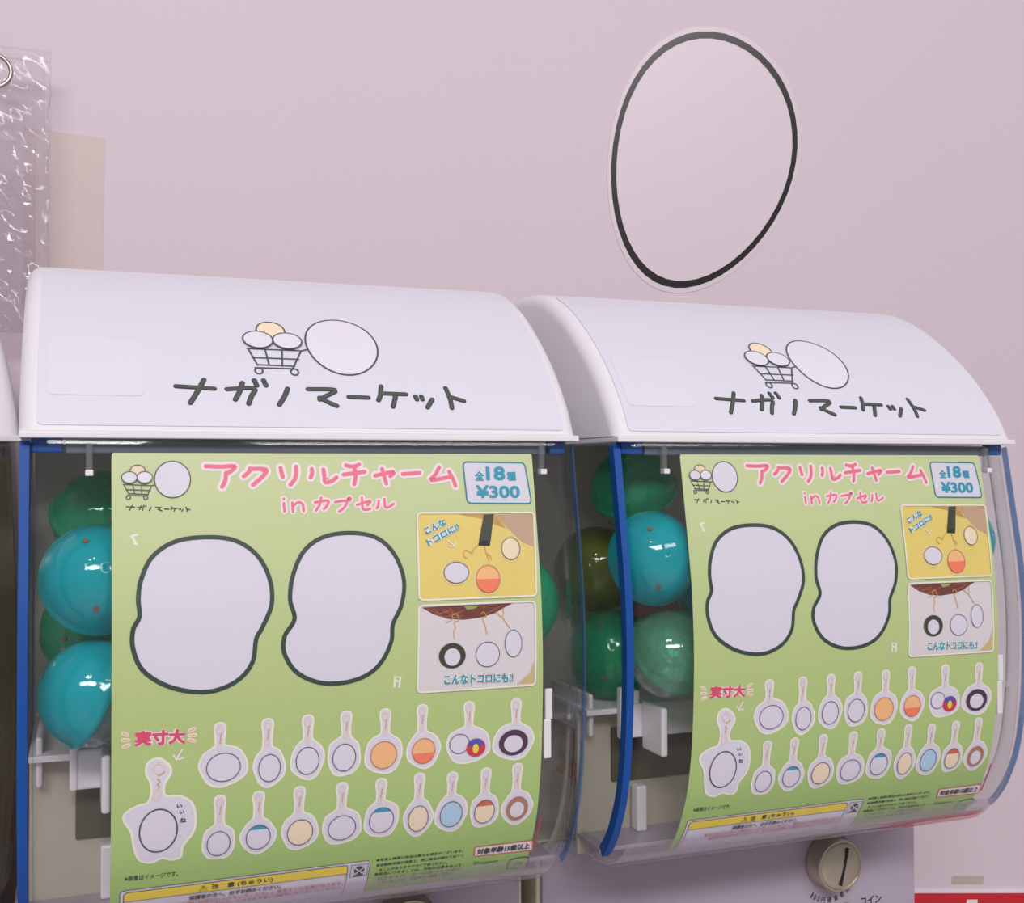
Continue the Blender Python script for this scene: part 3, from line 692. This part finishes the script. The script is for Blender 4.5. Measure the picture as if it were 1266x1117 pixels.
        if k == 's':
            a = (cu - rx * .42, cs - ry * .1, rx * .44, ry * .52); pr.poly(ellipse(a), m_lil, 3); pr.ring(ellipse(a), .4, m_navy, 4)
            b = (cu + rx * .34, cs + ry * .18, rx * .44, ry * .5); pr.poly(ellipse(b), m_crim, 5)
            b2 = (cu + rx * .32, cs - ry * .08, rx * .34, ry * .24); pr.poly(ellipse(b2), m_vio, 6)
            b3 = (cu + rx * .32, cs + ry * .22, rx * .14, ry * .26); pr.poly(ellipse(b3), m_yel, 7)
        else:
            pr.poly(ellipse(ov), fill, 3)
            if k == 'r': pr.poly([q for q in ellipse(ov) if q[1] >= ov[1] + .01], m_red, 4)
            if k == 'p': pr.poly([q for q in ellipse(ov) if q[1] <= ov[1] - ov[3] * .45], m_rust, 4)
            if k == 't': pr.poly([q for q in ellipse(ov) if q[1] <= ov[1] - ov[3] * .55], m_teal, 4)
            if k in 'kn': pr.poly(ellipse((ov[0], ov[1] + ov[3] * .1, ov[2] * .66, ov[3] * .68)), m_lil, 4)
            pr.ring(ellipse(ov), .42, {'o': m_brn, 'r': m_rust, 'n': m_brn, 'k': m_plum}.get(k, m_navy), 5)
        pr.build('charm_picture', t, posterP)
    # small print
    pr = Print(); pr.text(D['img_note'], m_green, 1, .06, 4); pr.build('image_note_lettering', t, posterP)
    (ax, ay), (bx, by) = D['cau_tl'], D['cau_tr']
    top = (ay + by) / 2 - .6
    ex, ey = ax, 299.0
    pr = Print(); ol = rounded([(ax, top), (bx, top), (bx, ey), (ax, ey)], 3.2)
    pr.poly(ol, m_lil, 1); pr.ring(ol, .35, m_ink2, 2)
    y0, y1, ymid = D['yel'][0], D['yel'][1], 0
    iu0 = D['icon'][0][0]
    ya, yb = top + 2.0, top + 8.2
    ol2 = rounded([(ax + 2, top + 1.5), (iu0 - 2.0, top + 1.5), (iu0 - 2.0, ey - .5), (ax + 2, ey - .5)], 2.6)
    pr.ring(ol2, .35, m_ink2, 3)
    yl = [q for q in rounded([(ax + 2.3, top + 1.8), (iu0 - 2.3, top + 1.8), (iu0 - 2.3, top + 18), (ax + 2.3, top + 18)], 2.4) if q[1] < top + 8]
    yl = yl + [(iu0 - 2.3, top + 8.4), (ax + 2.3, top + 8.4)] if yl[-1][0] > ax + 60 else yl
    pr.poly([(ax + 2.4, top + 8.4), (ax + 2.4, top + 4.0), (ax + 3.1, top + 2.5), (ax + 4.6, top + 1.9), (iu0 - 4.4, top + 1.9), (iu0 - 3.0, top + 2.5), (iu0 - 2.3, top + 4), (iu0 - 2.3, top + 8.4)], m_yel, 3)
    pr.stroke([(ax + 2.2, top + 8.5), (iu0 - 2.2, top + 8.5)], .3, m_ink2, 4, cap=False)
    cb = pr.build('caution_box', t, posterP)
    pr = Print()
    for i, T in enumerate(D['cau_t']):
        T = list(T); T[5] = 0; T[2] = top + (5.2 if i == 0 else 12.0); T[4] = (4.4, 3.6)[i]; pr.text(T, m_ink2, 5, .09)
    tx, ty = D['tri'][0][0], top + 5.2
    pr.stroke([(tx, ty - 2), (tx + 2.3, ty + 1.9), (tx - 2.3, ty + 1.9), (tx, ty - 2)], .4, m_ink2, 5); pr.stroke([(tx, ty - .8), (tx, ty + .6)], .4, m_ink2, 5)
    T = list(D['cau_r'][0]); T[5] = 0; T[2] = top + 16.6; T[4] = 3.2; pr.text(T, m_rdt, 5, .06, 4)
    T2 = ['●誤飲の危険がありますので、小さなお子様には絶対に与えないでください。', T[1] + 2, top + 20.6, T[3] * .96, 3.0, 0]; pr.text(T2, m_rdt, 5, .06, 4)
    pr.build('caution_lettering', cb, posterP)
    pr = Print()
    c0 = D['icon'][0]; iu1 = D['icon'][1][0]; i0, i1 = top + 2.2, top + 2.2 + (iu1 - iu0) * .98
    pr.ring([(iu0, i0), (iu1, i0), (iu1, i1), (iu0, i1)], .4, m_ink2, 3)
    cx, cy, rr = (iu0 + iu1) / 2, (i0 + i1) / 2, (iu1 - iu0) * .3
    pr.poly(ellipse((cx, cy - .6, rr, rr * 1.05)), m_ink2, 4); pr.stroke([(cx - rr * .9, cy + rr * 1.3), (cx + rr * .9, cy + rr * 1.1)], 1.2, m_ink2, 4)
    pr.stroke([(iu0 + .8, i1 - .8), (iu1 - .8, i0 + .8)], .7, m_lil, 5); pr.stroke([(iu0 + .8, i0 + .8), (iu1 - .8, i1 - .8)], .7, m_lil, 5)
    pr.build('caution_icon', cb, posterP)
    pr = Print()
    for T in D['info']: pr.text(T, m_green, 1, .06, 4)
    pr.build('notice_lettering', t, posterP)
    pr = Print(); ol = rounded(D['age_box'], 1.2); pr.poly(ol, m_out, 1); pr.ring(ol, .8, m_rust, 2)
    ab = pr.build('age_box', t, posterP)
    pr = Print(); pr.text(D['age_t'], m_ink2, 3, .2); pr.build('age_lettering', ab, posterP)
    pr = Print(); pr.text(D['copy_t'], m_green, 1, 0); pr.build('copyright_lettering', t, posterP)
    pr = Print()
    for q in D['rec'][:3]: pr.stroke(smooth_open(q, 4), 1.0, m_green, 1)
    pr.stroke(D['rec'][3], .8, m_green, 1); pr.text(D['rec_t'], m_green, 1, .1)
    pr.build('recycling_mark', t, posterP)
    return t
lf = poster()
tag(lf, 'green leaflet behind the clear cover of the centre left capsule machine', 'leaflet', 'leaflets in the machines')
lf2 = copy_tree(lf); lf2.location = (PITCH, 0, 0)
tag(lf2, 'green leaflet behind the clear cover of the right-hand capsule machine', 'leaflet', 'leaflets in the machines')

# ------------------------------------------------------------------ capsules
def shell_mat(k):
    c = {'teal': (.0, .82, .88), 'green': (.04, .80, .46), 'pale': (.40, .88, .66), 'pink': (.95, .50, .50), 'olive': (.36, .42, .05)}[k]
    return clear('shell_' + k, tint=tuple(.30 + .66 * v for v in c) if k != 'teal' else (.10, .72, .82), refl=.05, rough=.06, body=.54 if k in ('teal', 'pink', 'olive') else .34 if k == 'green' else .22, bodycol=c, bump=.25, bscale=90)
m_clr = clear('shell_clear', tint=(.90, .93, .93), refl=.08, rough=.05, body=.22, bodycol=(.7, .72, .74), bump=.3, bscale=90)
m_pack = clear('capsule_wrapper', tint=(.7, .74, .74), refl=.12, rough=.12, body=.5, bodycol=(.85, .88, .88), bump=.8, bscale=160)
m_pap = mat('capsule_paper', (220, 214, 206), .6, var=.1)
R_C = .0322
def half(up, r, thick, n=14, m=40, rim=.002):
    prof = []
    for k in range(n + 1):
        a = math.pi / 2 * k / n
        prof.append((r * math.cos(a) * 1.0, r * math.sin(a) * .98))
    prof = [(r + .0006, -rim if up else 0), (r + .0012, 0), (r + .0012, rim)] + prof[1:]
    inner = [(max(x - thick, 0), max(y - thick, 0)) for x, y in reversed(prof)]
    pr = prof + inner
    rows = []
    for k in range(m + 1):
        a = 2 * math.pi * k / m
        rows.append([(max(x, 1e-5) * math.cos(a), max(x, 1e-5) * math.sin(a), y if up else -y) for x, y in pr])
    bm = loft(rows); bmesh.ops.remove_doubles(bm, verts=bm.verts, dist=1e-6)
    return bm
def capsule(color, label, loc, rot, mx, seed):
    t = empty('toy_capsule', (loc[0] + mx, loc[1], loc[2] + Z0)); t.rotation_euler = Vector(rot).to_track_quat('Z', 'X').to_euler()
    tag(t, label, 'capsule', 'toy capsules in the machines')
    up = from_bm('coloured_shell', half(True, R_C - .0012, .0012), shell_mat(color), t, smooth=True)
    lo = from_bm('clear_shell', half(False, R_C - .0026, .0010), m_clr, t, smooth=True)
    rnd = random.Random(seed)
    bm = bmesh.new(); bmesh.ops.create_icosphere(bm, subdivisions=3, radius=.021)
    for v in bm.verts: v.co = Vector((v.co.x * (1 + rnd.uniform(-.16, .12)), v.co.y * (.8 + rnd.uniform(-.14, .12)), v.co.z * (.75 + rnd.uniform(-.16, .12))))
    from_bm('wrapped_charm', bm, m_pack, t)
    bm = bmesh.new(); box_bm(bm, (-.014, -.010, -.010), (.014, -.0085, .008), .0004)
    bmesh.ops.rotate(bm, verts=bm.verts, matrix=Matrix.Rotation(rnd.uniform(-.6, .6), 3, 'Z'))
    from_bm('folded_paper', bm, m_pap, t)
    for a, b in ((.5, .9), (2.9, .8)):
        bm = bmesh.new(); bmesh.ops.create_cone(bm, cap_ends=True, segments=14, radius1=.0017, radius2=.0017, depth=.0012)
        d = Vector((math.cos(a) * math.cos(b), math.sin(a) * math.cos(b), math.sin(b)))
        bm.transform(Matrix.Translation(d * (R_C - .0013)) @ d.to_track_quat('Z', 'Y').to_matrix().to_4x4())
        from_bm('air_hole', bm, mat('hole_shade', (120, 96, 80), .6), up)
    return t
capsule('teal', 'teal capsule at the left edge of the centre left machine, upper of two', (.0415, .0235, -.0835), (.12, -.93, .30), 0, 1)
capsule('teal', 'half teal, half clear capsule resting on the white guide, centre left machine', (.0395, .0235, -.1480), (-.88, -.16, .40), 0, 2)
capsule('green', 'green capsule in the gap behind the two left teal capsules', (.040, .085, -.118), (-.3, -.7, .6), 0, 3)
capsule('green', 'dim green capsule above and behind the upper left teal capsule', (.045, .088, -.052), (.2, -.6, .7), 0, 4)
capsule('green', 'bright green capsule peeking out right of the centre left machine leaflet', (.2935, .0240, -.1065), (.45, -.88, .1), 0, 5)
capsule('teal', 'teal capsule with air holes left of the right-hand leaflet', (.0385, .0215, -.0815), (-.15, -.95, .18), PITCH, 6)
capsule('pale', 'pale green see-through capsule below the right machine teal one', (.0520, .0225, -.1475), (.15, -.72, .62), PITCH, 7)
capsule('green', 'dark green capsule behind, seen through the right machine side wall', (.0385, .0850, -.155), (-.4, -.8, .3), PITCH, 8)
capsule('teal', 'teal capsule peeking out at the right edge of the right-hand leaflet', (.2935, .0240, -.0755), (.5, -.8, .2), PITCH, 9)
capsule('teal', 'teal capsule barely showing beside the right-hand leaflet, behind the holed teal one', (.1010, .0500, -.1050), (.1, -.9, .3), PITCH, 10)
capsule('green', 'dim green capsule at the top of the right machine, above the holed teal one', (.0480, .0700, -.0360), (-.4, -.5, .75), PITCH, 11)
capsule('pink', 'pink capsule glimpsed behind the holed teal and pale green capsules', (.0980, .1120, -.1180), (0, -.9, .3), PITCH, 12)
capsule('olive', 'yellow green capsule low behind the holed teal capsule', (.0400, .1150, -.0960), (-.5, -.8, .2), PITCH, 13)

# ------------------------------------------------------------------ third machine, only its right end in view
m3 = machine('dim capsule machine cut off at the left edge of the picture', (0, 0, 0), 0, full=False)
rz3 = math.radians(14)
# front right corner stands beside the first machine
cr = Vector((-.0012, .088, 0)); m3.rotation_euler = (0, 0, rz3)
m3.location = cr - Matrix.Rotation(rz3, 3, 'Z') @ Vector((W, 0, 0))

# ------------------------------------------------------------------ things on the wall
def wall_sticker():
    cx, cz = 632.0, 1000 * 0.297
    e = []
    rot = math.radians(-24)
    for k in range(48):
        a = 2 * math.pi * k / 48
        x, y = 100 * math.cos(a), 136 * math.sin(a)
        x *= 1 + .13 * math.sin(a)
        e.append((cx + x * math.cos(rot) - y * math.sin(rot), cz + x * math.sin(rot) + y * math.cos(rot)))
    def grow(d): return [(cx + (x - cx) * (1 + d / 115), cz + (z - cz) * (1 + d / 115)) for x, z in e]
    def slab(name, ol, y0, y1, m, parent):
        rows = [[(x / 1000, y, z / 1000 + Z0) for x, z in ol] for y in (y0, y1)]
        return from_bm(name, loft(rows, closed=True, cap=True), m, parent)
    t = slab('wall_sticker', grow(8), YW - .0006, YW, mat('sticker_film', (209, 194, 203), .35, var=.01), None)
    rows = []
    o1, o2 = grow(3.2), grow(-3.2)
    rows = [[(a[0] / 1000, YW - .0006, a[1] / 1000 + Z0), (a[0] / 1000, YW - .0009, a[1] / 1000 + Z0), (b[0] / 1000, YW - .0009, b[1] / 1000 + Z0), (b[0] / 1000, YW - .0006, b[1] / 1000 + Z0)] for a, b in zip(o1 + o1[:1], o2 + o2[:1])]
    from_bm('outline', loft(rows, closed=True), mat('black_vinyl', (26, 20, 20), .3), t)
    tag(t, 'large tilted sticker with a thick black outline, alone on the pink wall', 'sticker')
wall_sticker()
def tilt(pts, deg=-7.4, c=(.888, -.484)):
    k, s_ = math.cos(math.radians(deg)), math.sin(math.radians(deg))
    return [(c[0] + (x - c[0]) * k - (z - c[1]) * s_, c[1] + (x - c[0]) * s_ + (z - c[1]) * k) for x, z in pts]
def slab(name, pts, y0, y1, m, parent=None):
    rows = [[(x, y, z + Z0) for x, z in pts] for y in (y0, y1)]
    return from_bm(name, loft(rows, closed=True, cap=True), m, parent)
o = slab('paper_strip', [(-.012, .2645), (.0519, .2624), (.0505, .20), (.0496, .10), (-.012, .10)], YW - .0005, YW, mat('tan_paper', (196, 178, 176), .6, var=.03))
tag(o, 'tan paper strip on the wall beside the hanging plastic bag', 'paper')
zig = [(.9420, -.4760), (.9432, -.4735), (.9414, -.4710), (.9430, -.4690), (.9424, -.4672), (.9862, -.4672), (.9876, -.4695), (.9860, -.4720), (.9880, -.4740), (.9866, -.4760)]
o = slab('tape_piece', tilt(zig), YW - .0004, YW, mat('beige_tape', (176, 168, 156), .5, var=.04)); tag(o, 'torn beige tape on the wall above the red sign', 'tape')
sg = slab('wall_sign', tilt([(.80, -.4790), (1.35, -.4790), (1.35, -.80), (.80, -.80)]), YW - .006, YW, mat('white_board', (226, 216, 224), .4, var=.02))
tag(sg, 'white-edged red sign on the wall at the lower right corner', 'sign')
slab('red_panel', tilt([(.805, -.4840), (1.345, -.4840), (1.345, -.795), (.805, -.795)]), YW - .0072, YW - .006, mat('red_panel', (196, 22, 40), .4, var=.04), sg)
slab('white_mark', tilt([(.9590, -.4905), (.9740, -.4905), (.9740, -.53), (.9590, -.53)]), YW - .0078, YW - .0072, mat('white_mark', (226, 220, 222), .4), sg)

# plastic bag on a ring
def bag():
    t = empty('plastic_bag', (-.0575, .325, Z0 + .15))
    tag(t, 'clear wrinkled plastic bag hung on a metal ring at the upper left', 'bag')
    m = clear('bag_film', tint=(.985, .982, .987), refl=.022, rough=.08, body=.03, bodycol=(.80, .74, .80), bump=.35, bscale=7)
    x0, x1, z0, z1 = -.065, .066, -.06, .168
    def f(x, z, s):
        e = min(1, max(0, min(x - x0, x1 - x)) / .012) * min(1, max(0, z1 - z) / .02)
        w = .004 * math.sin(55 * x + 30 * z) + .003 * math.sin(130 * z - 60 * x + s) + .002 * math.sin(260 * x + 90 * z) + .0018 * math.sin(300 * (x + z) + 2 * s)
        return s * (.0008 + .006 * e) + w * (.25 + .75 * e)
    for s, nm in ((-1, 'front_film'), (1, 'back_film')):
        rows = [[(x0 + (x1 - x0) * i / 44 + .0012 * math.sin(j * .5 + s), f(x0 + (x1 - x0) * i / 44, z0 + (z1 - z0) * j / 60, s), z0 + (z1 - z0) * j / 60) for i in range(45)] for j in range(61)]
        bm = loft(rows)
        o = from_bm(nm, bm, m, t, smooth=True)
        sd = o.modifiers.new('film', 'SOLIDIFY'); sd.thickness = .0004
    ms = clear('bag_seam', tint=(.95, .945, .955), refl=.012, rough=.25, body=.12, bodycol=(.8, .75, .8))
    bm = bmesh.new(); box_bm(bm, (x0 - .001, -.0014, z1 - .008), (x1 + .001, .0014, z1 + .001), .0006)
    from_bm('hem', bm, ms, t)
    for x in (x1 - .004,):
        bm = bmesh.new(); box_bm(bm, (x, -.0012, z0), (x + .005, .0012, z1), .0005); from_bm('side_seam', bm, ms, t)
    bm = bmesh.new(); box_bm(bm, (x0 + .006, -.0010, z0), (x1 - .010, .0010, z1 - .075), .0004)
    from_bm('grey_insert', bm, clear('insert_film', tint=(.95, .94, .95), refl=.01, rough=.3, body=.05, bodycol=(.50, .45, .48)), t)
    # ring
    R1, r1 = .0128, .0017
    rows = []
    for k in range(41):
        a = 2 * math.pi * k / 40
        c = Vector((.025 + R1 * math.cos(a), -.0095, .1455 + R1 * math.sin(a)))
        rows.append([tuple(c + Vector((math.cos(a) * r1 * math.cos(b), r1 * math.sin(b), math.sin(a) * r1 * math.cos(b)))) for b in [2 * math.pi * q / 10 for q in range(10)]])
    from_bm('metal_ring', loft(rows, closed=True), mat('ring_steel', (170, 160, 152), .3, metal=.9), t, smooth=True)
bag()
